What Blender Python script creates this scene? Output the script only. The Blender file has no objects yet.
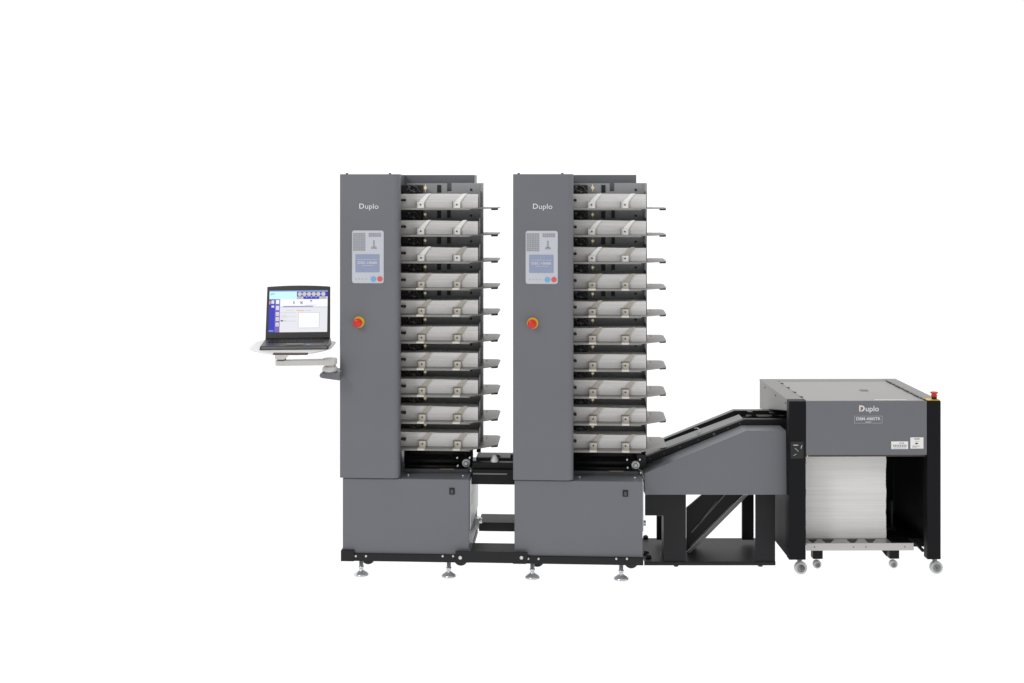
import bpy, bmesh, math, random
from mathutils import Vector, Matrix
random.seed(4)
S=bpy.context.scene
C=S.collection
F=1260.0; D=6.0; H=1.885; CX=512.0; HY=185.0
# ---------------------------------------------------------------- camera
cd=bpy.data.cameras.new('camera'); cam=bpy.data.objects.new('camera',cd); C.objects.link(cam)
cd.lens=F/1024*36; cd.sensor_width=36; cd.shift_y=-(341.5-HY)/1024
cam.location=(0,-D,H); cam.rotation_euler=(math.pi/2,0,0); cd.clip_end=500
S.camera=cam
# ---------------------------------------------------------------- materials
def mat(name,col,rough=.5,metal=0,spec=.5,emit=0,bump=0,bscale=200,var=0,vscale=3,trans=0,vec=None,coat=0):
    m=bpy.data.materials.new(name); m.use_nodes=True; nt=m.node_tree; N=nt.nodes; L=nt.links
    b=N['Principled BSDF']; b.inputs['Base Color'].default_value=(*col,1)
    b.inputs['Roughness'].default_value=rough; b.inputs['Metallic'].default_value=metal
    b.inputs['Specular IOR Level'].default_value=spec
    b.inputs['Coat Weight'].default_value=coat
    if trans: b.inputs['Transmission Weight'].default_value=trans
    if emit:
        b.inputs['Emission Color'].default_value=(*col,1); b.inputs['Emission Strength'].default_value=emit
        b.inputs['Base Color'].default_value=(.02,.02,.02,1)
    if bump or var:
        tc=N.new('ShaderNodeTexCoord'); mp=N.new('ShaderNodeMapping'); L.new(tc.outputs['Object'],mp.inputs[0])
        if vec: mp.inputs['Scale'].default_value=vec
    if bump:
        n=N.new('ShaderNodeTexNoise'); n.inputs['Scale'].default_value=bscale; n.inputs['Detail'].default_value=3
        L.new(mp.outputs[0],n.inputs['Vector'])
        bp=N.new('ShaderNodeBump'); bp.inputs['Strength'].default_value=bump; bp.inputs['Distance'].default_value=.002
        L.new(n.outputs[0],bp.inputs['Height']); L.new(bp.outputs[0],b.inputs['Normal'])
    if var:
        n=N.new('ShaderNodeTexNoise'); n.inputs['Scale'].default_value=vscale; n.inputs['Detail'].default_value=6
        L.new(mp.outputs[0],n.inputs['Vector'])
        r=N.new('ShaderNodeValToRGB'); r.color_ramp.elements[0].position=.3; r.color_ramp.elements[1].position=.7
        r.color_ramp.elements[0].color=(*[c*(1-var) for c in col],1); r.color_ramp.elements[1].color=(*[min(1,c*(1+var)) for c in col],1)
        L.new(n.outputs[0],r.inputs[0]); L.new(r.outputs[0],b.inputs['Base Color'])
        mr=N.new('ShaderNodeMapRange'); mr.inputs['To Min'].default_value=max(.02,rough-.06); mr.inputs['To Max'].default_value=min(1,rough+.06)
        L.new(n.outputs[0],mr.inputs[0]); L.new(mr.outputs[0],b.inputs['Roughness'])
    return m
M={}
M['grey']=mat('grey_paint',(.147,.151,.168),.42,bump=.06,bscale=900,var=.035)
M['grey_warm']=mat('warm_grey_paint',(.215,.21,.20),.45,bump=.05,bscale=900,var=.04)
M['lid']=mat('pale_grey_lid',(.235,.23,.22),.35,bump=.04,bscale=600,var=.05)
M['wall']=mat('rear_wall_paint',(.34,.35,.365),.38,bump=.06,bscale=700,var=.08)
M['dark']=mat('dark_grey_paint',(.075,.076,.08),.5,bump=.08,bscale=700,var=.08)
M['mid']=mat('mid_grey_steel',(.15,.15,.155),.4,metal=.3,var=.06)
M['black']=mat('black_paint',(.007,.007,.0072),.45,spec=.2,bump=.08,bscale=700,var=.1)
M['blackp']=mat('black_plastic',(.006,.006,.006),.5)
M['post']=mat('black_post_paint',(.006,.0063,.0075),.5,spec=.15,bump=.06,bscale=800,var=.08)
M['frame']=mat('charcoal_frame_paint',(.018,.018,.020),.5,spec=.22,bump=.06,bscale=800,var=.08)
M['tray']=mat('tray_metal',(.30,.29,.275),.45,metal=.35,bump=.04,bscale=500,var=.06)
M['chrome']=mat('polished_steel',(.74,.76,.78),.2,metal=.6)
M['steel']=mat('brushed_steel',(.5,.49,.48),.35,metal=.6,bump=.05,bscale=300,var=.06,vec=(1,8,8))
M['bolt']=mat('zinc_bolt',(.7,.7,.7),.4,metal=.5)
M['white']=mat('white_plastic',(.92,.915,.88),.4)
M['beige']=mat('beige_plastic',(.68,.64,.57),.4,var=.06,vscale=60)
M['bed']=mat('belt_bed_steel',(.20,.20,.205),.4,metal=.3,var=.06)
M['ringgrey']=mat('hub_grey_nylon',(.50,.51,.51),.4)
M['clear']=mat('smoky_clear_strip',(.43,.40,.345),.35,var=.06,vscale=60)
M['brass']=mat('brass',(.80,.70,.40),.35,metal=.3)
M['nylon']=mat('grey_nylon',(.55,.56,.56),.35,var=.05,vscale=30)
M['red']=mat('red_plastic',(.62,.02,.012),.3)
M['yellow']=mat('yellow_plastic',(.75,.47,.01),.4)
M['ivory']=mat('ivory_arm_plastic',(.62,.61,.585),.4,var=.03)
M['shelfp']=mat('pale_shelf_plastic',(.72,.73,.73),.35,var=.02)
M['brown']=mat('brown_rubber',(.08,.055,.05),.6)
M['brown2']=mat('dark_olive',(.22,.19,.14),.6)
M['lap']=mat('laptop_charcoal',(.045,.042,.04),.38,bump=.03,bscale=900,var=.06)
M['lapedge']=mat('laptop_edge',(.16,.15,.14),.35,var=.05)
M['key']=mat('laptop_keys',(.015,.015,.016),.5)
M['panel']=mat('pale_keypad_film',(.53,.54,.59),.35,var=.02)
M['panelrim']=mat('keypad_rim',(.42,.43,.48),.4)
M['film']=mat('keypad_grey_print',(.30,.31,.34),.45)
M['lcd']=mat('blue_grey_display',(.27,.31,.45),.25)
M['blue']=mat('blue_button',(.16,.40,.68),.35)
M['redb']=mat('red_button',(.65,.10,.10),.35)
M['letter']=mat('white_lettering',(.72,.72,.72),.45)
M['letterred']=mat('red_lettering',(.6,.05,.04),.45)
M['print']=mat('label_print',(.28,.28,.3),.5)
M['sticker']=mat('white_sticker',(.85,.84,.82),.45)
def paper(name,base,streak,zs):
    m=bpy.data.materials.new(name); m.use_nodes=True; nt=m.node_tree; N=nt.nodes; L=nt.links
    b=N['Principled BSDF']; b.inputs['Roughness'].default_value=.75; b.inputs['Specular IOR Level'].default_value=.2
    tc=N.new('ShaderNodeTexCoord'); mp=N.new('ShaderNodeMapping'); mp.inputs['Scale'].default_value=(1.6,1.6,zs)
    L.new(tc.outputs['Object'],mp.inputs[0])
    oi=N.new('ShaderNodeObjectInfo'); mp2=N.new('ShaderNodeVectorMath'); mp2.operation='ADD'
    sc=N.new('ShaderNodeVectorMath'); sc.operation='SCALE'; sc.inputs['Scale'].default_value=37
    L.new(oi.outputs['Location'],sc.inputs[0]); L.new(mp.outputs[0],mp2.inputs[0]); L.new(sc.outputs[0],mp2.inputs[1])
    n=N.new('ShaderNodeTexNoise'); n.inputs['Scale'].default_value=1; n.inputs['Detail'].default_value=5; n.inputs['Roughness'].default_value=.65
    L.new(mp2.outputs[0],n.inputs['Vector'])
    r=N.new('ShaderNodeValToRGB'); r.color_ramp.elements[0].position=.32; r.color_ramp.elements[1].position=.6
    r.color_ramp.elements[0].color=(*[c*streak for c in base],1); r.color_ramp.elements[1].color=(*base,1)
    L.new(n.outputs[0],r.inputs[0]); L.new(r.outputs[0],b.inputs['Base Color'])
    bp=N.new('ShaderNodeBump'); bp.inputs['Strength'].default_value=.12; bp.inputs['Distance'].default_value=.001
    L.new(n.outputs[0],bp.inputs['Height']); L.new(bp.outputs[0],b.inputs['Normal'])
    return m
M['paper']=paper('sheet_edges',(.75,.74,.725),.85,140)
M['pile']=paper('tall_sheet_pile_edges',(.85,.84,.83),.90,80)
def em(name,r,g,b,s=1): M[name]=mat(name,(r,g,b),.3,emit=s)
em('e_bg',.84,.85,.90,.95); em('e_white',.95,.95,1,1); em('e_cyan',.62,.95,.95,1); em('e_blue',.03,.03,.50); em('e_purple',.19,.13,.50)
em('e_strip',.15,.3,.7); em('e_beige',.62,.60,.48); em('e_yellow',.8,.55,.2); em('e_orange',.85,.4,.12); em('e_grey',.45,.46,.5); em('e_dark',.03,.03,.05); em('e_pale',.70,.72,.86)

# ---------------------------------------------------------------- mesh builder
class MB:
    def __init__(s): s.v=[]; s.f=[]; s.m=[]; s.mats=[]; s.smooth=[]
    def mi(s,k):
        k=k or 'DEF'
        if k not in s.mats: s.mats.append(k)
        return s.mats.index(k)
    def add(s,vs,fs,m=None,smooth=False):
        b=len(s.v); s.v+= [Vector(v) for v in vs]; i=s.mi(m)
        for f in fs: s.f.append([b+q for q in f]); s.m.append(i); s.smooth.append(smooth)
        return s
    def box(s,x0,x1,y0,y1,z0,z1,m=None):
        if x0>x1:x0,x1=x1,x0
        if y0>y1:y0,y1=y1,y0
        if z0>z1:z0,z1=z1,z0
        return s.add([(x0,y0,z0),(x1,y0,z0),(x1,y1,z0),(x0,y1,z0),(x0,y0,z1),(x1,y0,z1),(x1,y1,z1),(x0,y1,z1)],
          [(0,3,2,1),(4,5,6,7),(0,1,5,4),(1,2,6,5),(2,3,7,6),(3,0,4,7)],m)
    def hexa(s,a,b,m=None):  # two 4-point loops
        return s.add(list(a)+list(b),[(3,2,1,0),(4,5,6,7),(0,1,5,4),(1,2,6,5),(2,3,7,6),(3,0,4,7)],m)
    def prism(s,pts,axis,a0,a1,m=None,smooth=False):
        n=len(pts)
        def P(p,a):
            if axis=='y': return (p[0],a,p[1])
            if axis=='z': return (p[0],p[1],a)
            return (a,p[0],p[1])
        vs=[P(p,a0) for p in pts]+[P(p,a1) for p in pts]
        s.add(vs,[tuple(range(n)),tuple(range(2*n-1,n-1,-1))],m)
        b=len(s.v)-2*n
        for i in range(n):
            j=(i+1)%n; s.f.append([b+i,b+j,b+n+j,b+n+i]); s.m.append(s.mi(m)); s.smooth.append(smooth)
        return s
    def cyl(s,c,axis,r,h0,h1,m=None,n=24,r1=None):
        """cylinder round axis through c(2 coords), from h0 to h1"""
        r1=r if r1 is None else r1
        return s.lathe(c,axis,[(r,h0),(r1,h1)],m,n)
    def lathe(s,c,axis,prof,m=None,n=24):
        vs=[]; 
        for (r,h) in prof:
            for k in range(n):
                a=2*math.pi*k/n; p=(c[0]+r*math.cos(a),c[1]+r*math.sin(a))
                vs.append((p[0],h,p[1]) if axis=='y' else (p[0],p[1],h) if axis=='z' else (h,p[0],p[1]))
        fs=[]
        for q in range(len(prof)-1):
            for k in range(n):
                k2=(k+1)%n; fs.append((q*n+k,q*n+k2,(q+1)*n+k2,(q+1)*n+k))
        s.add(vs,fs,m,True); b=len(s.v)-len(vs); L=(len(prof)-1)*n
        i=s.mi(m)
        s.f.append([b+k for k in range(n)][::-1]); s.m.append(i); s.smooth.append(False)
        s.f.append([b+L+k for k in range(n)]); s.m.append(i); s.smooth.append(False)
        return s
    def tube(s,pts,r,m=None,n=8):
        pts=[Vector(p) for p in pts]; vs=[]
        for i,p in enumerate(pts):
            d=(pts[min(i+1,len(pts)-1)]-pts[max(i-1,0)]).normalized()
            up=Vector((0,0,1)) if abs(d.z)<.9 else Vector((1,0,0))
            a=d.cross(up).normalized(); b=d.cross(a)
            for k in range(n):
                t=2*math.pi*k/n; vs.append(p+a*r*math.cos(t)+b*r*math.sin(t))
        fs=[(i*n+k,i*n+(k+1)%n,(i+1)*n+(k+1)%n,(i+1)*n+k) for i in range(len(pts)-1) for k in range(n)]
        fs+= [tuple(range(n))[::-1],tuple((len(pts)-1)*n+k for k in range(n))]
        return s.add(vs,fs,m,True)
    def text(s,body,cx,cz,y,w,h=None,m=None,bold=0,ext=.0006,shear=0):
        """letters standing in the XZ plane facing -Y, centred, width w (height h)"""
        cu=bpy.data.curves.new('t','FONT'); cu.body=body; cu.extrude=0; cu.offset=bold; cu.resolution_u=3; cu.shear=shear
        o=bpy.data.objects.new('t',cu); C.objects.link(o)
        dg=bpy.context.evaluated_depsgraph_get(); me=bpy.data.meshes.new_from_object(o.evaluated_get(dg))
        vs=[v.co.copy() for v in me.vertices]; fs=[tuple(p.vertices) for p in me.polygons]
        bpy.data.objects.remove(o); bpy.data.meshes.remove(me)
        x0=min(v.x for v in vs); x1=max(v.x for v in vs); z0=min(v.y for v in vs); z1=max(v.y for v in vs)
        kx=w/(x1-x0); kz=kx if h is None else h/(z1-z0)
        V=[(cx+(v.x-(x0+x1)/2)*kx, y-ext, cz+(v.y-(z0+z1)/2)*kz) for v in vs]
        return s.add(V,fs,m)
    def build(s,name,m,parent=None,bevel=0,seg=2):
        lo=Vector([min(v[i] for v in s.v) for i in range(3)]); hi=Vector([max(v[i] for v in s.v) for i in range(3)])
        c=(lo+hi)/2
        if parent is None and name!='laptop_arm': c.z=lo.z
        me=bpy.data.meshes.new(name); me.from_pydata([tuple(v-c) for v in s.v],[],s.f)
        for k in s.mats: me.materials.append(M[m] if k=='DEF' else M[k])
        for i,p in enumerate(me.polygons): p.material_index=s.m[i]; p.use_smooth=s.smooth[i]
        bm=bmesh.new(); bm.from_mesh(me)
        if name not in('lettering','logo_lettering','printed_marks'): bmesh.ops.recalc_face_normals(bm,faces=bm.faces)
        bm.to_mesh(me); bm.free()
        o=bpy.data.objects.new(name,me); C.objects.link(o)
        o['_l']=[c.x,c.y,c.z]
        if parent is not None:
            o.parent=parent; p=Vector(parent['_l']); o.location=c-p
        else: o.location=c
        if bevel:
            b=o.modifiers.new('bevel','BEVEL'); b.width=bevel; b.segments=seg; b.limit_method='ANGLE'; b.angle_limit=math.radians(40)
            b.harden_normals=False
        return o
def tag(o,label,cat=None,group=None,kind=None):
    if label: o['label']=label
    if cat: o['category']=cat
    if group: o['group']=group
    if kind: o['kind']=kind
    return o
def thing(name,loc,rz,label,cat,group=None):
    o=bpy.data.objects.new(name,None); C.objects.link(o); o.location=loc; o.rotation_euler=(0,0,rz); o.empty_display_size=.1
    o['_l']=[0,0,0]; return tag(o,label,cat,group)
def kids(o): return [c for c in list(C.objects) if c.parent==o]
def copy_tree(o,parent=None):
    c=o.copy(); C.objects.link(c)
    if parent is not None: c.parent=parent
    for k in kids(o): copy_tree(k,c)
    return c
# measuring frame: a root on the floor turned by ang; gives local coordinates of points seen at a pixel at local depth v
class Frame:
    def __init__(s,px,Y,deg):
        s.Y0=Y; s.X0=(px-CX)*(D+Y)/F; s.a=math.radians(deg); s.c=math.cos(s.a); s.s=math.sin(s.a)
        s.loc=(s.X0,s.Y0,0); s.rz=s.a
    def u(s,px,v=0):
        k=(px-CX)/F
        return (k*(D+s.Y0+v*s.c)-s.X0+v*s.s)/(s.c-k*s.s)
    def z(s,py,px=None,v=0):
        u=s.u(px,v) if px is not None else 0
        Y=s.Y0+u*s.s+v*s.c
        return H-(py-HY)*(D+Y)/F
    def p(s,px,py,v): return (s.u(px,v),v,s.z(py,px,v))
    def xz(s,px,py,v): return (s.u(px,v),s.z(py,px,v))

# ================================================================ FLOOR (added translucent sheet, lit through from below to drop contact shadows)
fm=bpy.data.materials.new('added_backlit_floor'); fm.use_nodes=True; nt=fm.node_tree; nt.nodes.clear()
out=nt.nodes.new('ShaderNodeOutputMaterial'); tr=nt.nodes.new('ShaderNodeBsdfTranslucent'); tr.inputs[0].default_value=(1,1,1,1)
df=nt.nodes.new('ShaderNodeBsdfDiffuse'); df.inputs[0].default_value=(1,1,1,1); mx=nt.nodes.new('ShaderNodeMixShader'); mx.inputs[0].default_value=.06
nt.links.new(tr.outputs[0],mx.inputs[1]); nt.links.new(df.outputs[0],mx.inputs[2]); nt.links.new(mx.outputs[0],out.inputs[0])
M['floor']=fm
g=MB().add([(-30,-12,0),(30,-12,0),(30,40,0),(-30,40,0)],[(0,1,2,3)]).build('floor','floor'); tag(g,'added translucent white floor sheet lit from below',None,None,'structure')

# ================================================================ TOWER
T1=Frame(342.6,.06,-3.0); T2X=Frame(514.4,.017,-3.0)
NT=10
def tray_z(k): return .603+.1300*(9-k)
def make_tower():
    t=thing('collator_tower',T1.loc,T1.rz,'','collating tower','collating towers')
    u=T1.u; z=T1.z
    uR=u(469,0)
    # --- base cabinet
    zb0=z(554.5,400,0); zb1=z(478.8,400,0)
    b=MB(); b.box(0.0,uR,0,.50,zb0,zb1); cab=b.build('base_cabinet','grey',t,.004)
    MB().box(uR*.845,uR*.845+.026,-.004,.002,zb1-.072,zb1-.040,).build('switch_recess','blackp',cab,.002)
    MB().box(uR*.845+.007,uR*.845+.019,-.009,-.003,zb1-.065,zb1-.047).build('rocker_switch','dark',cab,.002)
    # side cover; pale colour carries the reflected light on a grey side
    MB().box(uR+.001,uR+.006,.03,.49,z(517,469,.25),zb1-.012).build('side_cover','shelfp',cab,.001)
    MB().box(uR+.0065,uR+.008,.08,.12,z(504,469,.1),z(492,469,.1)).build('side_label','beige',cab)
    MB().box(uR+.001,uR+.02,.34,.40,z(531,469,.3),z(521,469,.3)).cyl((.37,z(524,469,.3)),'x',.014,uR+.02,uR+.035).build('side_latch','chrome',cab,.001)
    # --- column
    cu0=u(339.6,-.012); cu1=u(399.2,-.012)
    zc0=z(477.6,370,0); zc1=z(174.2,370,0)
    r=.028
    prof=[(cu0,.40),(cu0,-.006),(cu0+.006,-.012)]+[(cu1-r+r*math.sin(a),-.012+r-r*math.cos(a)) for a in [math.pi/2*i/8 for i in range(9)]]+[(cu1,.05),(cu1-.03,.055),(cu1-.03,.40)]
    MB().prism(prof,'z',zc0,zc1).build('column','grey',t,.0012)
    col=kids(t)[-1]
    for px in (347,390):
        MB().cyl((u(px,.05),.05),'z',.006,zc1,zc1+.006).build('top_screw','dark',col)
    # --- logo, keypad, stop button
    MB().text('D',u(361.8,-.012),z(206.1,368,-.012),-.0125,.0235,.0245,None,.008).text('uplo',u(371.8,-.012),z(207.1,368,-.012),-.0125,.0640,.032,None,0).build('logo_lettering','letter',col)
    v=-.012
    def rr(x0,x1,z0,z1,r,n=5):
        pts=[]
        for cx,cz,a0 in((x1-r,z1-r,0),(x0+r,z1-r,90),(x0+r,z0+r,180),(x1-r,z0+r,270)):
            for i in range(n+1):
                a=math.radians(a0+90*i/n); pts.append((cx+r*math.cos(a),cz+r*math.sin(a)))
        return pts
    def U(px): return u(px,v)
    def Z(py): return z(py,368,v)
    kp=MB().prism(rr(U(352),U(384),Z(283.3),Z(230.3),.012),'y',v-.002,v-.0001,'panelrim').prism(rr(U(352.4),U(383.6),Z(282.9),Z(230.7),.011),'y',v-.0036,v-.002).build('keypad_panel','panel',col)
    q=MB()
    x0,x1,z0,z1=U(352.9),U(365.6),Z(251),Z(232.8)
    for i in range(9):
        for j in range(5):
            xa=x0+(x1-x0)*j/5; za=z0+(z1-z0)*i/9
            q.box(xa+.0008,xa+(x1-x0)/5-.0006,v-.0046,v-.0036,za+.0013,za+(z1-z0)/9-.0007)
    x0,x1,z0,z1=U(368.6),U(381.2),Z(237),Z(232.8)
    for i in range(2):
        for j in range(6):
            xa=x0+(x1-x0)*j/6; za=z0+(z1-z0)*i/2
            q.box(xa+.0008,xa+(x1-x0)/6-.0008,v-.0046,v-.0036,za+.001,za+(z1-z0)/2-.001)
    q.box(U(373.3),U(374.8),v-.0046,v-.0036,Z(247.2),Z(240.2)); q.prism([(U(371),Z(248.8)),(U(377.2),Z(248.8)),(U(376.3),Z(246.6)),(U(371.9),Z(246.6))],'y',v-.0046,v-.0036)
    q.build('printed_keys','film',kp)
    sc=MB().box(U(355.6),U(379.6),v-.005,v-.0036,Z(272.2),Z(254.3)).build('display','lcd',kp)
    MB().text('DSC-10/60i',(U(355.6)+U(379.6))/2,Z(262.6),v-.005,.092,.0125,None,.004).box(U(357),U(378.4),v-.0056,v-.005,Z(259.7),Z(259.3),'panel').box(U(362),U(374),v-.0056,v-.005,Z(265.8),Z(265.4),'panel').build('lettering','letter',sc)
    MB().cyl((U(373.4),Z(279)),'y',.0125,v-.0065,v-.0036).build('blue_button','blue',kp)
    MB().cyl((U(380),Z(278.8)),'y',.0125,v-.0065,v-.0036).build('red_button','redb',kp)
    q=MB()
    for px in (356,359.5,363,366.5): q.cyl((U(px),Z(279)),'y',.0035,v-.0045,v-.0036,n=12)
    q.build('small_buttons','panelrim',kp)
    st=MB().cyl((u(359.1,v),z(322,359,v)),'y',.0265,v-.008,v-.0002,n=32).build('stop_button_ring','yellow',col,.0015)
    MB().lathe((u(359.1,v)-.002,z(322,359,v)-.001),'y',[(.010,v-.0082),(.012,v-.022),(.021,v-.026),(.0215,v-.034),(.017,v-.040),(.006,v-.042)],None,28).build('stop_button','red',st)
    # --- rear uprights and wall
    wR=u(483.4,.33)
    MB().box(cu1-.06,u(474.7,.41),.40,.55,tray_z(9)-.05,z(174.9,476,.41)).build('back_panel','grey',t,.003)
    bw=MB()
    zt=z(183,483,.33)
    zl=tray_z(9)-.035
    # plate with notch and slots: made from strips round the openings
    xs0=u(407,.33); n0=u(447,.33); n1=u(451.5,.33)
    bw.box(cu1-.01,n0,.33,.345,zl,zt-.002)
    bw.box(n1,wR,.33,.345,zl,zt); bw.box(n0,n1,.331,.346,zl,zt-.042)
    bw.box(wR-.012,wR,.30,.33,zl,zt-.001)
    wall=bw.build('rear_wall','wall',t,.001)
    MB().box(wR-.034,wR-.0125,.322,.3295,zl-.03,zl+.001).build('wall_bracket','black',t)
    for k in range(NT):
        zz=tray_z(k); top=zz+.070; hi=zz+.1294-.012    # gap above pile k
        uL=cu1+.006
        fu=MB(); gx=u(407,.22)
        fu.box(gx-.03,u(421,.22),.24,.32,top-.01,min(hi,zt-.01))
        fu.box(u(409,.22),u(418,.22),.21,.24,top+.004,top+.018,)
        unit=fu.build('feed_unit','blackp',t,.003)
        MB().lathe((u(415,.22),top+.022),'y',[(.019,.212),(.019,.218),(.010,.219),(.010,.206)],None,18).build('feed_roller','black',unit)
        MB().lathe((u(425.3,.2),top+.027),'y',[(.0085,.20),(.0065,.192)],None,12).tube([(u(425.3,.2),.205,top+.008),(u(425.3,.2),.205,top+.045)],.0014).build('brass_pin','brass',unit)
        x=u(419,.29)
        sp=[(x-.03+.006*i, .205+.004*math.sin(i*2.1), top+.044-.0006*i*i+.003*math.sin(i*1.7)) for i in range(9)]
        MB().tube(sp,.0011).tube([(x-.05,.204,top+.016),(x-.04,.203,top+.026),(x-.028,.204,top+.012),(x-.012,.203,top+.02)],.0012).box(x-.042,x-.033,.203,.208,top+.030,top+.036).box(x-.018,x-.009,.203,.208,top+.006,top+.012).build('spring_wire','mid',unit)
        for (p0,p1,a,b) in ((437,441,.004,.042),(447,450.4,.006,.05))[(0 if k<1 else 0):(1 if k==0 else 2)]:
            if k>=5: p0,p1=p0-6,p1+10; a,b=.03,.042
            MB().box(u(p0,.32),u(p1,.32),.326,.3296,top+a,min(top+b,zt-.005)).build('wall_slot','blackp',unit)
        MB().cyl((u(471,.32),top+.018),'y',.006,.325,.3296,n=12).build('wall_hole','blackp',unit)
        # tray
        rx=u(499.6,.38)
        fl=u(400,.08)-.004
        pl=[(fl,.08),(u(466,.08),.08),(u(472,.09),.09),(rx-.001,.195),(rx+.003,.203),(rx+.003,.41),(rx-.012,.435),(wR-.008,.435),(wR-.008,.326),(fl,.326)]
        tr=MB().prism(pl,'z',zz-.0045,zz)
        tr.box(fl,u(470,.08),.08,.083,zz-.009,zz-.0048)
        tray=tr.build('feed_tray','tray',t,.0008,1)
        MB().prism([(rx-.030,.188),(rx+.001,.200),(rx+.002,.225),(rx-.030,.225)],'z',zz-.012,zz-.0048).build('corner_pad','blackp',tray,.001,1)
        q=MB()
        for i,(a_,b_) in enumerate(((0,.012),(.022,.006),(.034,.015),(.056,.005))): q.box(wR+.010+.004*(i%2),wR+.017,.345+a_,.345+a_+b_,zz+.0001,zz+.0008)
        q.build('printed_marks','film',tray)
        # end guide, seen edge on, with scale marks
        ex=u(477.9,.14)+.0004
        g=MB().prism([(.15,zz+.0005),(.32,zz+.0005),(.32,zz+.080),(.20,zz+.080),(.15,zz+.05)],'x',ex,ex+.002)
        gg=g.build('end_guide','dark',tray)
        q=MB()
        for i in range(9): q.box(ex+.0021,ex+.0026,.19,.205 if i%2 else .215,zz+.008+i*.0072,zz+.0095+i*.0072)
        q.build('scale_marks','letter',gg)
        MB().box(u(400.5,.13)-.004,u(406,.13),.118,.138,zz+.033,zz+.043).cyl((u(405,.13),zz+.038),'y',.007,.114,.118,n=14).build('side_stop','blackp',tray,.001)
        for j,pc in enumerate((420.2,456.4)):
            c0=u(pc+(.2 if j==0 else .08)*k,.12); w=.0180
            cl=MB();cl.box(c0-w,c0+w,.1245,.1285,zz+.0005,zz+.029).box(c0-w,c0+w,.0785 if k>2 else .11,.1245,zz+.0005,zz+.0016)
            if k>2: cl.box(c0-w,c0+w,.0755,.0785,zz-.0065,zz+.0016)
            clip=cl.build('guide_clip','white' if k<3 else 'beige',tray,.001,1)
            MB().cyl((c0+.001,zz+.016),'y',.0042,.1215,.1243,n=12).build('clip_screw','dark',clip)
            if k>3: MB().box(c0-w,c0+w,.1245,.1385,zz+.0293,zz+.0335).build('clip_shadow_band','brown2',clip,.001,1)  # dark olive box standing in for the shadow line above the clip
            MB().box(c0-w-.002,c0-w,.112,.1355,zz+.0005,zz+.032).build('clip_edge','mid',clip)
            # curved strip
            n=9; A=[];B=[]
            for i in range(n+1):
                f=i/n; x=c0+.004+.036*f**1.25; zq=zz+.026+.0435*f; hw=.0150*(1-f)+.0105*f
                A.append((x-hw*.95,zq)); B.append((x+hw,zq+.002*f))
            bl=MB().prism(A+B[::-1],'y',.1325,.135)
            bl.build('paper_guide_strip',('white' if (k<2 or (k==2 and j==0)) else 'clear'),tray)
    # --- transport section under the trays
    tz0=zb1; 
    tm=MB(); xR=u(466,.14)
    tm.box(cu1-.02,xR+.02,.30,.33,tz0+.001,tray_z(9)-.036)
    tr=tm.build('transport_section','blackp',t,.002)
    q=MB()
    for (vv,hh,rr_) in ((.20,.045,.012),(.24,.078,.016),(.18,.02,.008)):
        q.cyl((vv,tz0+hh),'x',rr_,cu1+.003,xR-.012,n=20)
    q.build('transport_roller','frame',tr)
    MB().box(cu1+.003,xR+.012,.135,.139,tz0+.001,tz0+.018).build('transport_rail','dark',tr,.001)
    MB().box(u(440,.13),u(454,.13),.130,.1345,tz0+.016,tz0+.021).build('rail_label','brown2',tr)
    rx_=u(466,.14)
    MB().lathe((rx_,z(463.3,466,.14)),'y',[(.019,.16),(.020,.145),(.017,.14),(.007,.139),(.007,.132)],None,24).build('drive_wheel','nylon',tr)
    MB().lathe((rx_,z(463.3,466,.14)),'y',[(.011,.1388),(.011,.136)],None,18).build('wheel_hub','mid',tr)
    q=MB()
    for (px,py) in ((408.5,474.5),(463,474.5)): q.cyl((u(px,.06),.06),'z',.005,tz0,tz0+.008,n=12)
    for (px,py) in ((457.5,457),(458,465),(470,457),(471,470)): q.cyl((u(px,.14),z(py,px,.14)),'y',.004,.12,.142,n=10)
    q.build('bolt','bolt',tr)
    MB().tube([(rx_+.012,.13,z(467,469,.13)),(rx_+.03,.12,z(469,469,.13)),(rx_+.038,.12,z(476,469,.13)),(rx_+.03,.13,z(480,469,.13))],.004,n=8).build('drive_lever','mid',tr)
    # --- bottom frame, feet, hidden wheels
    zf0=z(561.8,400,-.012); zf1=z(554.3,400,-.012)
    fr=MB().box(-.004,uR+.003,-.012,.02,zf0,zf1).box(-.006,u(354,-.012),-.016,.03,zf0-.001,z(550.2,350,-.012)).box(-.004,uR+.003,.47,.50,zf0,zf1).box(-.004,.03,.02,.47,zf0,zf1-.001).box(uR-.03,uR+.003,.02,.47,zf0,zf1-.001)
    frame=fr.build('bottom_frame','frame',t,.002)
    for px in (355.6,365.8,442.5,453):
        MB().lathe((u(px,-.02),z(556,px,-.012)),'y',[(.0058,-.0122),(.0052,-.0165),(.002,-.0185)],None,12).build('frame_bolt','bolt',frame)
    for px in (361.3,448.8):
        for vv in (.035,.44):
            c=(u(px,.035),vv)
            MB().lathe(c,'z',[(.036,.0),(.037,.004),(.030,.011),(.016,.020),(.010,.026),(.0100,.034),(.0125,.0345),(.0125,.044),(.0100,.0445),(.0100,zf0+.004)],None,32).build('levelling_foot','chrome',t)
    for px in (368.5,461):
        for vv in (.12,.40):
            w=MB().lathe((u(px,.12),.038+zf0*.32),'y',[(.030,vv-.016),(.034,vv-.012),(.034,vv+.012),(.030,vv+.016)],None,28).build('transport_wheel','blackp',t)
    return t
tw=make_tower()
tw['label']='left grey collating tower standing behind the laptop arm'
tw2=copy_tree(tw)
tw2.location=T2X.loc
def shift(o,dx): o.location.x+=dx
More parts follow.
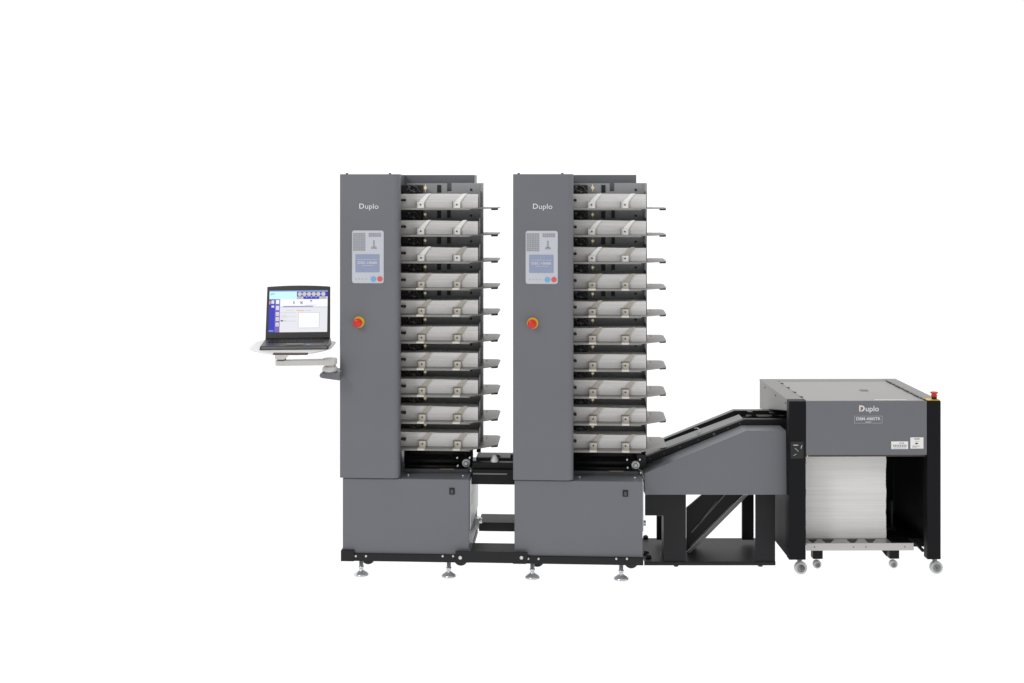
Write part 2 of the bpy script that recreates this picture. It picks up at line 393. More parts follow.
# the right tower was set up with its side guides a little closer together
for o in kids(tw2):
    n=o.name.split('.')[0]
    if n=='column': shift(o,.006)
    if n=='rear_wall': shift(o,-.0075)
    if n=='back_panel': shift(o,-.005)
    if n=='feed_tray':
        cl=sorted([c for c in kids(o) if c.name.startswith('guide_clip')],key=lambda c:c.location.x); st=sorted([c for c in kids(o) if c.name.startswith('paper_guide')],key=lambda c:c.location.x)
        for l in (cl,st): shift(l[0],.008); shift(l[1],-.0085)
        for c in kids(o):
            if c.name.startswith('end_guide'): shift(c,-.0075)
            if c.name.startswith('side_stop'): shift(c,.007)
tw2['label']='right grey collating tower joined to the sloping conveyor'
ORD=['topmost','second highest','third highest','fourth highest','fifth highest','fifth lowest','fourth lowest','third lowest','second lowest','lowest']
# paper piles in the trays
for ti,(fr,side) in enumerate(((T1,'left'),(T2X,'right'))):
    for k in range(NT):
        zz=tray_z(k)+.0006
        x0=T1.u(400.8,.14)-.004; x1=T1.u(477.9,.14)-(.0075 if ti else 0); h=.0675+random.uniform(-.002,.0015)
        rows=14; nx=10; b=MB(); V=[];Fc=[]
        for r in range(rows+1):
            dv=random.uniform(-.0002,.0002); dx=random.uniform(-.0005,.0005)
            for i in range(nx+1):
                f=i/nx; top=(h+.002*math.sin(f*3.1+k)-.001*f)
                V.append((x0+(x1-x0)*f+(dx if i==nx else 0),.14+dv,zz+top*r/rows))
        n=len(V)
        for r in range(rows+1):
            for i in range(nx+1):
                p=V[r*(nx+1)+i]; V.append((p[0],.235,p[2]))
        def a(r,i,back=0): return back*n+r*(nx+1)+i
        for r in range(rows):
            for i in range(nx):
                Fc.append((a(r,i),a(r,i+1),a(r+1,i+1),a(r+1,i))); Fc.append((a(r,i,1),a(r+1,i,1),a(r+1,i+1,1),a(r,i+1,1)))
            Fc.append((a(r,0),a(r+1,0),a(r+1,0,1),a(r,0,1))); Fc.append((a(r,nx),a(r,nx,1),a(r+1,nx,1),a(r+1,nx)))
        for i in range(nx):
            Fc.append((a(rows,i),a(rows,i+1),a(rows,i+1,1),a(rows,i,1))); Fc.append((a(0,i),a(0,i,1),a(0,i+1,1),a(0,i+1)))
        b.add(V,Fc); o=b.build('paper_pile','paper')
        l=o.location.copy(); c_,s_=math.cos(fr.rz),math.sin(fr.rz)
        o.location=(fr.loc[0]+l.x*c_-l.y*s_, fr.loc[1]+l.x*s_+l.y*c_, l.z); o.rotation_euler=(0,0,fr.rz)
        tag(o,'white sheet pile on the %s tray of the %s tower'%(ORD[k],side),'paper pile','paper piles on the tower trays')

# ================================================================ BRIDGE between the towers
br=thing('tower_bridge',T1.loc,T1.rz,'low black linking frame and transport bed between the two grey towers','linking frame')
u=T1.u; z=T1.z
MB().box(u(455.5,-.022),u(527.5,-.022),-.022,-.0165,z(563,490,-.022),z(551.6,490,-.022)).build('front_bar','frame',br,.001)
fb=kids(br)[0]
MB().box(u(476,.33),u(514.4,0)-.003,.335,.345,z(484,490,.33),z(458.6,490,.33)).build('bed_back','blackp',br)
for px in (460.3,521.5): MB().lathe((u(px,-.022),z(557.6,px,-.022)),'y',[(.0085,-.0222),(.0085,-.026),(.004,-.028)],None,16).build('bar_bolt','bolt',fb)
e0=u(469,0)+.004; e1=u(514.4,0)-.003
MB().box(e0,e1,.03,.19,z(552.5,490,.03)-.004,z(552.5,490,.03)).build('floor_plate','frame',br,.001)
zz=z(522.5,490,.40)
MB().box(e0+.012,e1,.40,.57,zz-.045,zz).build('cross_beam','frame',br,.002)
q=MB(); zt=z(463.5,490,.08); zb=z(484.5,490,.08)
q.box(u(470.8,.08)+.004,e1,.08,.22,zb,zt-.030); q.box(u(472,.08),e1,.10,.14,zt-.030,zt)
bed=q.build('transport_bed','black',br,.002)
MB().box(u(473,.075),u(507,.075),.0765,.0795,z(474.7,490,.075),z(473.3,490,.075)).build('bed_highlight','mid',bed,.0005)  # grey strip laid on as the highlight along the black bed
z5=z(457.5,490,.30)
MB().box(u(476,.30),e1,.30,.42,z5-.008,z5).build('bed_cover','dark',br,.002)
MB().lathe((u(494.7,.12),.12),'z',[(.022,zt+.0005),(.019,zt+.010),(.013,zt+.022),(.008,zt+.032)],None,20).build('guide_cone','nylon',br)
MB().lathe((u(497.5,.33),.33),'z',[(.016,z5),(.012,z5+.008),(.004,z5+.011)],None,20).build('cover_knob','mid',br)
MB().box(u(510.5,.24),e1,.225,.24,zb-.004,z(455.5,510,.2)).build('end_bracket','frame',br,.002)

# ================================================================ LAPTOP ARM + LAPTOP
def G(px,py,zh):   # point at height zh seen at px,py
    d=(H-zh)*F/(py-HY); return ((px-CX)*d/F, d-D)
def X(px,Y): return (px-CX)*(D+Y)/F
def Zw(py,Y): return H-(py-HY)*(D+Y)/F
zs=1.112
def arc(cx,cy,r,a0,a1,n=10): return [(cx+r*math.cos(math.radians(a0+(a1-a0)*i/n)),cy+r*math.sin(math.radians(a0+(a1-a0)*i/n))) for i in range(n+1)]
xa,xb=X(280,-.03),X(330,0)
q=MB().prism(arc(xa,-.03,.022,90,270)+arc(xb,0,.03,-90,90),'z',Zw(364.6,0),Zw(359.2,0)); q.cyl((xb,0),'z',.034,Zw(363.6,0)-.002,Zw(358.2,0),n=32)
arm=q.build('laptop_arm','ivory',None,.003); arm['label']='pale swivelling arm carrying the laptop shelf'
outl=[(249,348.3),(254,350.3),(262,352),(272,353.2),(284,353.8),(298,353.7),(312,352.2),(324,349.8),(331.5,347.3),(335.8,341.6),(331,340.2),(262,340.2),(257,341.6),(253,344.5)]
MB().prism([G(a,b,zs) for a,b in outl],'z',zs-.008,zs).build('laptop_shelf','shelfp',arm,.003)
MB().box(X(272.8,-.24),X(307.2,-.24),-.24,-.21,Zw(355.1,-.24),Zw(353.4,-.24)).build('wrist_bar','brown',arm,.001)
q=MB(); y=0
q.prism([(X(276,-.03),Zw(358.8,-.03)),(X(285.5,-.03),Zw(358.8,-.03)),(X(293,-.03),zs-.0085),(X(276,-.03),zs-.0085)],'y',-.06,.0)
q.build('shelf_bracket','ivory',arm,.003)
MB().box(X(278,-.03),X(285.2,-.03),-.055,-.005,Zw(360,-.03)-.0002,Zw(358.6,-.03)).build('swivel_ring','brown',arm)
MB().lathe((X(330.8,0),.0),'z',[(.024,Zw(366.3,0)),(.024,Zw(363.8,0))],None,28).build('swivel_neck','ivory',arm)
MB().cyl((-.0,Zw(362.9,0)),'x',.007,X(333.5,0),X(335.8,0),n=14).cyl((-.01,Zw(365.3,0)),'x',.006,X(332,0),X(335,0),n=14).build('lock_knob','brown',arm,.001)
MB().lathe((X(330,.0),.0),'z',[(.034,Zw(371.8,0)),(.037,Zw(370.5,0)),(.037,Zw(368,0)),(.030,Zw(366.2,0))],None,32).build('swivel_base','ivory',arm)
q=MB(); 
q.prism([(X(322,0),Zw(371.9,0)),(X(320.6,0),Zw(373.5,0)),(X(320.8,0),Zw(375.8,0)),(X(323,0),Zw(377,0)),(X(342.3,.05),Zw(379.5,0)),(X(342.3,.05),Zw(370.6,0)),(X(338,0),Zw(371.9,0))],'y',-.04,.13)
q.build('wall_bracket','grey',arm,.004)
# the arm is bolted to the left tower
al=Vector(arm.location)-Vector(T1.loc); ca,sa=math.cos(-T1.rz),math.sin(-T1.rz)
arm.parent=tw; arm.location=(al.x*ca-al.y*sa,al.x*sa+al.y*ca,al.z); arm.rotation_euler=(0,0,-T1.rz)
# laptop
lw=.322; ld=.235
fx,fy=X(294,-.09),-.09
lap=thing('laptop',(fx,fy,zs+.0005),math.radians(5),'open charcoal laptop showing a blue and white control program','laptop')
b=MB().hexa([(-lw/2,0,0),(lw/2,0,0),(lw/2,ld,0),(-lw/2,ld,0)],[(-lw/2+.004,.004,.018),(lw/2-.004,.004,.018),(lw/2-.004,ld,.026),(-lw/2+.004,ld,.026)])
base=b.build('laptop_base','lap',lap,.003)
MB().box(-lw/2+.01,lw/2-.01,-.0012,.001,.004,.0145).build('front_trim','lapedge',base,.0005)
def kz(y): return .018+.008*(y-.004)/(ld-.004)+.0004
q=MB()
for r in range(6):
    y0=.095+r*.0185
    for c in range(14):
        x0=-.132+c*.019
        q.box(x0+.001,x0+.0175,y0+.001,y0+.0165,kz(y0+.01)-.001,kz(y0+.01)+.0025)
q.build('keyboard','key',base)
MB().box(-.04,.04,.02,.075,kz(.05)-.0004,kz(.05)+.0012).build('touchpad','lapedge',base)
MB().box(.055,.075,.025,.04,kz(.03)-.0004,kz(.03)+.001).build('palm_sticker','blue',base)
# lid, leaning back
tilt=math.radians(14); sw=.306; sh=.257
sx=lambda y,zv:(y)
lidp=(0,ld-.006,.024)
def LP(x,zv,t): # lid coords: x, up, outwards (toward the viewer)
    return (x, lidp[1]+zv*math.sin(tilt)-t*math.cos(tilt), lidp[2]+zv*math.cos(tilt)+t*math.sin(tilt))
def lidprism(m,pts,t0,t1,k=None):
    n=len(pts); vs=[LP(p[0],p[1],t0) for p in pts]+[LP(p[0],p[1],t1) for p in pts]
    m.add(vs,[tuple(range(n)),tuple(range(2*n-1,n-1,-1))]+[(i,(i+1)%n,n+(i+1)%n,n+i) for i in range(n)],k)
m=MB(); xo=.0025
topc=[(sw/2*(1-2*i/12), sh+.006*(1-((1-2*i/12))**2)-.003) for i in range(13)]
lidprism(m,[(-sw/2-xo,0),(sw/2+xo,0),(sw/2+xo,.03)]+topc+[(-sw/2-xo,.03)],0,.014)
lid=m.build('laptop_lid','lap',lap,.003)
MB().box(-.12,.12,lidp[1]-.013,lidp[1]+.002,.020,.0325).build('hinge','key',lap,.003)
m=MB(); W=.282; Hh=.205; bx=-W/2; bz=.030
def R(u0,u1,v0,v1,k,lev=1):
    t=.0146+.0003*lev
    pts=[(bx+W*u0,bz+Hh*(1-v1)),(bx+W*u1,bz+Hh*(1-v1)),(bx+W*u1,bz+Hh*(1-v0)),(bx+W*u0,bz+Hh*(1-v0))]
    m.add([LP(p[0],p[1],t) for p in pts],[(0,1,2,3)],k)
def DSC(uc,vc,r,k,lev=2):
    t=.0146+.0003*lev; m.add([LP(bx+W*uc+r*W*math.cos(a*.5236),bz+Hh*(1-vc)+r*W*math.sin(a*.5236),t) for a in range(12)],[tuple(range(12))],k)
R(0,1,0,1,'e_bg',0); R(0,1,0,.025,'e_strip'); R(0,.47,.03,.21,'e_cyan'); R(.47,1,.03,.15,'e_blue'); R(.58,.86,.155,.21,'e_blue'); R(.47,.57,.155,.21,'e_grey'); R(.87,.98,.155,.21,'e_grey')
for a in (.52,.60,.68,.76,.84,.925): DSC(a,.09,.037,'e_beige')
for a,b_ in ((.48,.04),(.56,.04),(.64,.04),(.72,.04),(.80,.04),(.885,.04)): R(a-.004,a+.004,.16,.18,'e_pale',2)
R(0,.10,.21,1,'e_blue'); R(.10,.185,.21,1,'e_purple'); R(.19,1,.215,.38,'e_white'); R(.24,.75,.375,.395,'e_purple',2); R(.62,.80,.352,.362,'e_grey',2)
R(0,.02,.25,.33,'e_orange',2); R(.035,.085,.235,.32,'e_pale',2); R(.115,.17,.23,.32,'e_white',2); R(.04,.085,.36,.41,'e_pale',2); R(.115,.17,.37,.47,'e_pale',2)
for v_ in (.52,.64,.77): R(.115,.172,v_,v_+.09,'e_pale',2); R(.125,.16,v_+.03,v_+.075,'e_yellow',3)
R(0,.08,.95,.985,'e_strip',2)
R(.19,.99,.405,.412,'e_grey',2); R(.47,.60,.478,.495,'e_orange',2); R(.62,.72,.482,.490,'e_grey',2); R(.28,.42,.484,.49,'e_grey',2)
R(.19,.46,.535,.542,'e_grey',2); R(.2,.30,.602,.61,'e_grey',2); R(.2,.46,.625,.63,'e_grey',2); R(.2,.32,.655,.662,'e_grey',2); R(.2,.46,.732,.74,'e_grey',2); R(.2,.24,.71,.745,'e_dark',2); R(.25,.29,.72,.73,'e_grey',2)
R(.5,.865,.53,.905,'e_grey',2); R(.506,.859,.538,.897,'e_white',3)
R(.02,.09,.075,.087,'e_dark',2); R(.02,.055,.10,.11,'e_grey',2)
# letters on the screen
R(.415,.43,.26,.33,'e_dark',2)
for (a,b_,c_,d_) in ((.535,.547,.265,.33),(.547,.56,.285,.31),(.56,.575,.265,.285),(.56,.575,.31,.33)): R(a,b_,c_,d_,'e_dark',2)
R(.70,.735,.235,.25,'e_dark',2); R(.712,.722,.25,.30,'e_grey',2); R(.70,.71,.25,.275,'e_grey',2); R(.725,.735,.25,.275,'e_grey',2)
scr=m.build('laptop_screen','key',lid)

# ================================================================ CONVEYOR
cx0=X(643.5,.12)
cv=thing('conveyor',(X(715,.2),.2,0),0,'sloping grey and black belt conveyor between the right tower and the stacker','conveyor')
cv['_l']=[X(715,.2),.2,0]
def P2(pts,Y): return [(X(a,Y),Zw(b,Y)) for a,b in pts]
# side cover: front face + chamfer lip
yf=.12; yb=.26
fpts=[(645,494.8),(644,473.5),(746.5,430.8),(786.3,430.8),(786.8,494.8)]
f=P2(fpts,yf)
bk=P2([(641.5,466.2),(744.6,425.2),(780.3,425.2)],yb)
V=[(p[0],yf,p[1]) for p in f]+[(f[0][0],yb,f[0][1]),(f[1][0],yb,bk[0][1]),(f[2][0],yb,bk[1][1]),(f[3][0],yb,bk[2][1]),(f[4][0],yb,f[4][1])]
MB().add(V,[(0,1,2,3,4),(5,9,8,7,6),(0,5,6,1),(1,6,7,2),(2,7,8,3),(3,8,9,4),(4,9,5,0)]).build('side_cover','grey',cv,.0025)
def slab(pts_front,Y0,Y1,name,mt,parent,bev=.001):
    return MB().prism(P2(pts_front,Y0),'y',Y0,Y1).build(name,mt,parent,bev)
nr=slab([(640.5,470),(640.5,458.8),(744.6,419.4),(791,419.4),(791,428),(745.5,429)],.265,.30,'near_rail','blackp',cv)
q=MB()
for a in (650,664,680,698,713,728,740):
    yy=466-(a-640.5)*.389-3.6; q.cyl((X(a,.265),Zw(yy,.265)),'y',.003,.261,.2655,n=10)
q.cyl((X(714,.265),Zw(434,.265)),'y',.006,.258,.2655,n=12)
q.build('rail_screw','mid',nr)
# belt bed (sloping plate between the rails)
xa,za=X(640,.27),Zw(459,.27); xb,zb_=X(744.6,.27),Zw(419.8,.27)
bed=MB().hexa([(xa,.30,za-.012),(xb,.30,zb_-.012),(xb,.43,zb_-.012),(xa,.43,za-.012)],[(xa,.30,za-.002),(xb,.30,zb_-.002),(xb,.43,zb_-.002),(xa,.43,za-.002)]).build('belt_bed','bed',cv)
xs=xa+(xb-xa)*.62; zs_=za+(zb_-za)*.62
MB().tube([(xs-.03,.31,zs_-.006),(xs-.01,.36,zs_+.008),(xs-.018,.40,zs_+.008),(xs-.03,.425,zs_+.002)],.0022).build('bed_strap','steel',bed)
MB().box(xb+.001,X(800,.3),.305,.50,zb_-.03,zb_-.022).build('exit_bed','frame',cv)
rr_=slab([(663.5,446.8),(663.5,439.9),(735,410.9),(800,410.9),(800,413.8),(736,416.5)],.49,.53,'far_rail','blackp',cv)
t_=MB().prism(P2([(663.5,439.7),(735,410.8),(800,410.8),(800,410.4),(734.5,410.4),(663.5,439.4)],.489),'y',.489,.53).build('rail_trim','mid',rr_)
q=MB()
for (a0,b0,a1,b1) in ((748,412,760,424),(770,413,780,424)):
    q.prism(P2([(a0,b0),(a0+5,b0),(a1+5,b1),(a1,b1)],.40),'y',.40,.44)
q.box(X(746,.42),X(800,.42),.40,.42,Zw(418.6,.4),Zw(416.6,.4)); q.build('exit_brace','blackp',cv)
MB().box(X(746,.45),X(800,.45),.45,.46,Zw(416.2,.45),Zw(415.2,.45)).build('exit_rod','steel',cv)
MB().box(X(737,.5),X(800,.5),.532,.545,Zw(427,.5),Zw(412.4,.5)).build('exit_back','blackp',cv)
MB().prism(P2([(636.5,455),(646,455),(646,478),(643,488),(640.5,478)],.20),'y',.20,.26).build('joining_bracket','blackp',cv,.001)
# gap filler at right end
MB().box(X(787.2,.13),X(790.5,.2),.17,.45,Zw(494,.2),Zw(430,.2)).build('end_plate','blackp',cv,.001)
# legs + base
yl=.20
slab([(645.2,494.9),(645.2,515.6),(663.8,515.6),(663.8,561.4),(686,561.4),(686,494.9)],yl,yl+.012,'front_leg','frame',cv,.001)
slab([(755.6,494.9),(755.6,561.4),(775.2,561.4),(775.2,494.9)],yl,yl+.012,'front_leg','frame',cv,.001)
slab([(656.8,515.9),(656.8,540),(662.6,540),(662.6,515.9)],.50,.52,'rear_leg','black',cv,.001)
slab([(742.2,494.9),(742.2,540),(753.8,540),(753.8,494.9)],.50,.52,'rear_leg','black',cv,.001)
zp=Zw(561.6,yl-.004)
# inner faces of legs running back
MB().box(X(663.8,yl)+.001,X(663.8,yl)+.006,yl+.013,.30,zp+.002,Zw(494.9,yl)).build('leg_flange','black',cv)
bp=MB().box(X(644.2,yl),X(775.4,yl),yl-.004,.61,zp-.0035,zp).box(X(644.2,yl),X(775.4,yl),yl-.004,yl+.001,Zw(565.2,yl),zp-.0036).box(X(644.2,yl),X(775.4,yl),.605,.61,Zw(565.2,yl),zp-.0036).build('base_plate','frame',cv,.001)
q=MB()
for (a,b_) in ((645.5,538),(646,540.5)): pass
for (a,b_) in ((645.6,538.6),(646.2,554.2),(648.5,558)):
    gx,gy=G(a,b_,zp); q.lathe((gx,gy),'z',[(.014,zp),(.014,zp+.012),(.007,zp+.018)],None,14)
q.build('plate_knob','blackp',bp)
for a in (676,760.3):
    for yy in (.23,.57):
        MB().lathe((X(a,.23),yy),'z',[(.010,0),(.014,.006),(.014,Zw(565.2,yl)+.001),],None,18).build('rubber_foot','blackp',cv)
# sloping lower chute
def Q(a,b_,Y): return (X(a,Y),Y,Zw(b_,Y))
A_=[(686.5,508),(702,494.9),(743,494.9),(686.5,551.8)]
MB().prism([(X(a,.33),Zw(b_,.33)) for a,b_ in A_],'y',.33,.345).build('chute_side','black',cv,.001)
ch=kids(cv)[-1]
MB().hexa([Q(686.7,552,.33),Q(743.2,495.1,.33),Q(743.2,492,.45),Q(686.7,549,.45)],[Q(690,553.6,.33),Q(748,495.3,.33),Q(748,492.2,.45),Q(690,550.6,.45)]).build('chute_floor','mid',ch)
q=MB()
for (a0,b0,a1,b1,w) in ((691,532,724,494.9,1.1),(698,524,716.5,501,.6),(690,546,733,503,.7)):
    q.prism([(X(a,.326),Zw(b_,.326)) for a,b_ in ((a0,b0),(a1,b1),(a1+w*1.4,b1),(a0+w*.8,b0+w))],'y',.326,.3295)
q.build('chute_highlight','dark',ch)  # thin strips set on the black chute as its highlights

# ================================================================ STACKER
SK=Frame(789,.06,.7)
sk=thing('stacker',SK.loc,SK.rz,'low grey stacking cabinet on casters with black posts and a red button on top','stacker')
u=SK.u; z=SK.z
W=u(940.8,0); pw=u(805.8,0); pr=u(927.2,0); zt=z(401.2,789,0); zb=z(559.9,789,0); DP=.686; zpan=z(455,860,0)
MB().box(0,pw,-.002,.05,zb,zt).build('front_post','post',sk,.003)
p1=kids(sk)[0]
MB().box(pr,W,-.002,.05,zb,zt).build('front_post','post',sk,.003)
# side walls
zm=z(496,789,0)
MB().prism([(.051,z(412.5,789,0)),(.051,zt-.001),(DP,zt-.001),(DP,z(434,789,0))],'x',.002,.014).build('upper_side_panel','grey_warm',sk,.002)
sp=kids(sk)[-1]
q=MB()
for vv in (.08,.30,.55): q.cyl((vv,zt-.022),'x',.004,-.001,.002,n=10)
q.build('side_screw','dark',sp)
MB().box(.002,.014,.051,DP,zb+.002,zm-.001).build('lower_side_panel','post',sk,.002)
MB().box(W-.014,W-.002,.051,DP,zb+.002,zt-.001).build('right_side_panel','post',sk,.002)
MB().box(W-.10,W-.015,.20,DP-.013,zb+.004,zb+.045).build('inner_ledge','post',sk)
MB().box(.015,W-.015,DP-.012,DP-.001,zb+.002,zt-.003).build('back_panel','post',sk)
# top
tz=zt+.0005; s1=pw+.002; s2=pr-.008
MB().box(.001,s1,.051,DP,tz-.012,tz+.0015).box(s2,W-.001,.051,DP,tz-.012,tz+.0015).box(s1+.001,s2-.001,DP-.075,DP,tz-.012,tz+.0012).build('top_frame','grey_warm',sk,.002)
tf=kids(sk)[-1]
MB().box(s1+.003,s2-.003,.004,DP-.080,tz-.010,tz+.0004).build('lid','lid',sk,.002)
ld_=kids(sk)[-1]
q=MB().box(s1-.002,s2+.002,.052,DP-.03,tz-.03,tz-.0125); q.build('lid_seal','blackp',sk)
MB().box(u(858,.33),u(867,.33),.315,.318,tz+.0005,tz+.0022).box(u(858,.33)+.004,u(867,.33)-.004,.285,.300,tz+.0005,tz+.002,'grey_warm').build('lid_handle','dark',ld_,.001)
MB().box(u(874,.03),u(906,.03),.012,.03,tz+.0005,tz+.0015).build('lid_strip','beige',ld_)
for vv in (.10,.24,.38,.52):
    MB().box(s1-.004,s1+.010,vv,vv+.022,tz+.0006,tz+.004).build('hinge','dark',tf,.001)
for vv in (.06,.2,.34,.48):
    MB().box(s2-.006,s2+.007,vv,vv+.035,tz+.0006,tz+.005).cyl((s2-.003,tz+.004),'y',.004,vv+.04,vv+.12,n=8).build('hinge','dark',tf,.001)
# front panel
fp=MB().box(pw+.001,pr-.001,.0,.015,zpan,zt-.001).build('front_panel','grey',sk,.002)
MB().text('D',u(861.9,0),z(408.4,868,0),-.0005,.0275,.0295,None,.045).text('uplo',u(872.2,0),z(409.5,868,0),-.0005,.0640,.034,None,.016).build('logo_lettering','letter',fp)
MB().box(u(860.4,0),u(861.5,0),-.0016,-.0012,z(411,860,0),z(408.8,860,0)).build('logo_red_stroke','letterred',fp)
x0,x1,z0,z1=u(854.2,0),u(882.3,0),z(423.3,868,0),z(415.8,868,0)
nb=MB().box(x0,x1,-.001,-.0001,z0,z1,'panelrim').box(x0+.002,x1-.002,-.0014,-.001,z0+.002,z1-.002).build('name_plate','grey',fp)
MB().text('DBM-400STR',(x0+x1)/2,z(418.7,868,0),-.0016,.117,.0145,None,.02).box((x0+x1)/2-.013,(x0+x1)/2+.013,-.0020,-.0016,z(422.2,868,0),z(421.7,868,0)).build('lettering','letter',nb)
def stk(a0,a1,b0,b1):
    return MB().box(u(a0,0),u(a1,0),-.0014,-.0001,z(b1,890,0),z(b0,890,0)).build('warning_sticker','sticker',fp)
s=stk(891.2,908.0,441.4,449.0)
q=MB(); 
for i in range(8): q.box(u(893+i*1.75,0),u(894+i*1.75,0),-.002,-.0014,z(446.8,893,0),z(444.6,893,0))
for i in range(4): q.box(u(899.4+i*1.2,0),u(900+i*1.2,0),-.002,-.0014,z(443.8,893,0),z(442.3,893,0))
q.box(u(893,0),u(906,0),-.002,-.0014,z(448.1,893,0),z(447.7,893,0))
q.build('printed_marks','print',s)
s=stk(910.3,923.4,437.4,448.6)
q=MB().prism([(u(914.6,0),z(443.6,915,0)),(u(916.4,0),z(444.4,915,0)),(u(918.4,0),z(443.4,915,0)),(u(916.6,0),z(442.6,915,0))],'y',-.0021,-.0014,'blackp').box(u(914,0),u(919.5,0),-.002,-.0014,z(439.4,915,0),z(438.4,915,0)).box(u(915,0),u(919,0),-.002,-.0014,z(441.4,915,0),z(441,915,0)).box(u(912.2,0),u(920,0),-.002,-.0014,z(446.3,915,0),z(445.9,915,0)).box(u(912.2,0),u(917,0),-.002,-.0014,z(447.3,915,0),z(446.9,915,0)).build('printed_marks','print',s)
MB().box(u(789,0)+.007,u(805,0)-.008,-.0035,-.0022,z(458.5,797,0),z(441.5,797,0)).build('safety_label','blackp',p1,.0005)
sl=kids(p1)[-1]
q=MB().box(u(793.2,0),u(798,0),-.0042,-.0035,z(445.4,797,0),z(444.6,797,0))
def st(a0,b0,a1,b1,w):
    q.prism([(u(a0-w,0),z(b0,797,0)),(u(a0+w,0),z(b0,797,0)),(u(a1+w,0),z(b1,797,0)),(u(a1-w,0),z(b1,797,0))],'y',-.0042,-.0035)
st(794.7,448,798.2,451.2,.28); st(793.4,455.4,796.2,453.8,.4); st(801.8,445.2,800.7,448.4,.35); st(801.5,446.4,803,446.4,.3)
q.build('printed_marks','nylon',sl)
MB().cyl((u(807.5,0),z(456,807,0)),'y',.003,-.004,.01,n=10).box(pw+.001,pr,.02,.03,zpan-.012,zpan-.001,'brown').build('panel_edge','brass',fp)
# stop button on the right post
bx_,by_=u(934,.03),.028
sb=MB().box(pr+.002,W-.002,.004,.049,zt+.0005,zt+.004).build('button_plate','yellow',sk,.0005)
MB().lathe((bx_,by_),'z',[(.0125,zt+.004),(.0125,zt+.017)],None,20).build('button_collar','blackp',sb)
MB().lathe((bx_,by_),'z',[(.014,zt+.017),(.0155,zt+.022),(.0115,zt+.027),(.0125,zt+.030),(.0185,zt+.034),(.0185,zt+.038),(.013,zt+.040)],None,28).build('stop_button','red',sb)
# inside
MB().box(u(889.5,.3),u(892,.3),.28,.32,z(528,890,.3),z(500,890,.3)).box(u(884,.3),u(895,.3),.285,.315,z(530.5,890,.3),z(527,890,.3)).build('inner_bracket','frame',sk,.002)
MB().tube([(u(898,.3),.34,z(534,898,.3)),(u(904,.3),.30,z(534.5,904,.3)),(u(914,.2),.2,z(541,914,.2)),(u(921,.15),.12,z(549,921,.15))],.008).build('inner_cable','frame',sk)
# casters
def caster(parent,cx,cy,r,w,ztop,nm='caster'):
    c=MB().box(cx-w*.9,cx+w*.9,cy-.02,cy+.02,ztop-.006,ztop).prism([(cy-.016,ztop-.006),(cy+.016,ztop-.006),(cy+.012,r),(cy+.0,r-.004)],'x',cx-w*.62,cx+w*.0-w*.5).build(nm,'steel',parent,.001)
    return c
def wheel(parent,cx,cy,r,nm='caster_wheel'):
    w=MB().lathe((cx,r),'y',[(r*.35,cy-.0125),(r*.8,cy-.0125),(r*.97,cy-.010),(r,cy-.006),(r,cy+.006),(r*.97,cy+.010),(r*.8,cy+.0125),(r*.35,cy+.0125)],None,36).build(nm,'nylon',parent)
    MB().cyl((cx,r),'y',r*.15,cy-.0165,cy-.0125,n=14).build('axle_bolt','mid',w)
    k0=[(r*.70,cy-.0126),(r*.70,cy-.0138),(r*.60,cy-.0138),(r*.60,cy-.0126)]; MB().lathe((cx,r),'y',k0,None,32).build('hub_cap','ringgrey',w)
    return w
for (px,vv) in ((800.5,.045),(936,.045),(800.5,.62),(936,.62)):
    cx=u(px,.045)
    MB().box(cx-.022,cx+.018,vv-.018,vv+.024,zb-.004,zb-.0002).prism([(cx-.018,zb-.004),(cx+.014,zb-.004),(cx+.008,.04),(cx-.006,.04)],'y',vv+.016,vv+.019).build('caster_fork','steel',sk,.001)
    wheel(sk,cx,vv,.031)
# ================================================================ TROLLEY under the pile
tk=thing('pile_trolley',(X(860,.1),.12,0),math.radians(.7),'flat steel pallet trolley on small casters under the tall paper pile','trolley')
tk['_l']=[X(860,.1),.12,0]
yt=.12
x0=X(805.9,yt)+.002; x1=X(914,yt); z1=Zw(543.2,yt); z0=Zw(550.6,yt)
fbm=MB().box(x0,x1,yt,yt+.006,z0,z1).build('front_plate','steel',tk,.001)
q=MB()
for a in (814.5,853.5,866,905): q.lathe((X(a,yt),Zw(547,yt)),'y',[(.0035,yt-.0001),(.003,yt-.002)],None,10)
q.build('plate_screw','mid',fbm)
xd=X(887.5,.2)
deck=MB().box(x0,xd,yt+.0065,yt+.46,z1-.012,z1-.001).build('deck','steel',tk,.001)
MB().box(xd+.001,x1-.002,yt+.0065,yt+.46,z1-.012,z1-.002).build('side_deck','post',tk,.001)
q=MB()
for (a0,a1) in ((808.5,817),(822,834),(847,858),(865,876)):
    g0=G(a0,539.2,z1); g1=G(a1,539.2,z1); g2=G(a1-3.4,542.4,z1); g3=G(a0+3.4,542.4,z1)
    q.prism([g0,g1,g2,g3],'z',z1-.0009,z1+.0006)
q.build('deck_slot','blackp',deck)
for (a,yy) in ((817,.20),(893.5,.20),(817,.52),(893.5,.52)):
    cx=X(a,.2)
    MB().box(cx-.024,cx+.024,yy-.02,yy+.025,.051,z0+.004 if yy<.3 else z0+.01).build('caster_block','black',tk,.001)
    MB().box(cx-.016,cx+.016,yy-.005,yy+.012,.046,.0505).build('caster_fork','steel',tk)
    wheel(tk,cx,yy,.0205)
MB().hexa([(X(881,.25),.25,Zw(549,.25)),(X(887,.25),.25,Zw(556.5,.25)),(X(888.8,.25),.25,Zw(556.5,.25)),(X(888.8,.25),.25,Zw(549,.25))],[(X(881,.25),.27,Zw(549,.25)),(X(887,.25),.27,Zw(556.5,.25)),(X(888.8,.25),.27,Zw(556.5,.25)),(X(888.8,.25),.27,Zw(549,.25))]).build('caster_gusset','frame',tk)
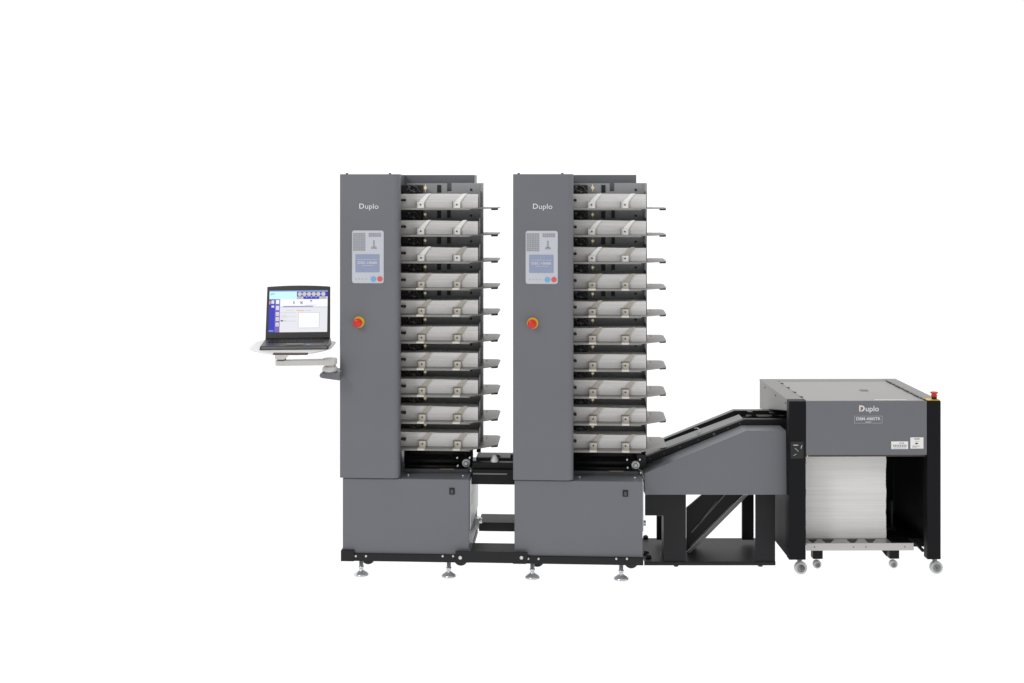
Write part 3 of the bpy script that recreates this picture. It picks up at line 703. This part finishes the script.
# tall pile
x0=X(806.5,.19); x1=X(887,.19); zz=z1; h=.47
rows=90; V=[];Fc=[]
for r in range(rows+1):
    f=r/rows; dx=.0012*math.sin(f*17)+.0006*math.sin(f*41)+random.uniform(-.0009,.0009); dv=.001*math.sin(f*13+1)+random.uniform(-.00012,.00012)
    for (x,y) in ((x0,.205),(x1,.205),(x1,.50),(x0,.50)): V.append((x+dx-.001*f,y+dv,zz+h*f))
for r in range(rows):
    for i in range(4): j=(i+1)%4; Fc.append((r*4+i,r*4+j,r*4+4+j,r*4+4+i))
Fc+= [(3,2,1,0),(rows*4,rows*4+1,rows*4+2,rows*4+3)]
o=MB().add(V,Fc).build('paper_pile','pile'); tag(o,'tall white stack of paper standing inside the stacker','paper pile')

for o in list(bpy.data.objects):
    if '_l' in o: del o['_l']
# ================================================================ LIGHT
w=bpy.data.worlds.new('World'); S.world=w; w.use_nodes=True; nt=w.node_tree; N=nt.nodes; L=nt.links
bg=N['Background']; tc=N.new('ShaderNodeTexCoord'); sx=N.new('ShaderNodeSeparateXYZ'); L.new(tc.outputs['Generated'],sx.inputs[0])
m1=N.new('ShaderNodeMapRange'); m1.inputs['From Min'].default_value=-.25; m1.inputs['From Max'].default_value=.15; m1.inputs['To Min'].default_value=.52; m1.inputs['To Max'].default_value=1.12
L.new(sx.outputs['Y'],m1.inputs[0])
m2=N.new('ShaderNodeMapRange'); m2.inputs['From Min'].default_value=-.02; m2.inputs['From Max'].default_value=.02; m2.inputs['To Min'].default_value=1.12; m2.inputs['To Max'].default_value=0  # bright lower half, added to shine up through the floor sheet
L.new(sx.outputs['Z'],m2.inputs[0])
mxn=N.new('ShaderNodeMath'); mxn.operation='MAXIMUM'; L.new(m1.outputs[0],mxn.inputs[0]); L.new(m2.outputs[0],mxn.inputs[1])
bg.inputs['Color'].default_value=(1,1,1,1); L.new(mxn.outputs[0],bg.inputs['Strength'])
def area(loc,target,sx_,sy_,e,col=(1,1,1)):
    l=bpy.data.lights.new('softbox','AREA'); l.shape='RECTANGLE'; l.size=sx_; l.size_y=sy_; l.energy=e; l.color=col
    o=bpy.data.objects.new('softbox',l); C.objects.link(o); o.location=loc
    o.rotation_euler=(Vector(target)-Vector(loc)).to_track_quat('-Z','Y').to_euler()
area((-3.2,-4.0,4.2),(0,0,1.2),1.2,1.2,75)
area((.3,.2,4.6),(.3,.25,0),4.5,1.6,45)
S.view_settings.view_transform='Standard'; S.view_settings.look='None'; S.view_settings.exposure=0; S.view_settings.gamma=1
S.render.engine='CYCLES'; S.render.resolution_x=1024; S.render.resolution_y=683
S.cycles.max_bounces=8
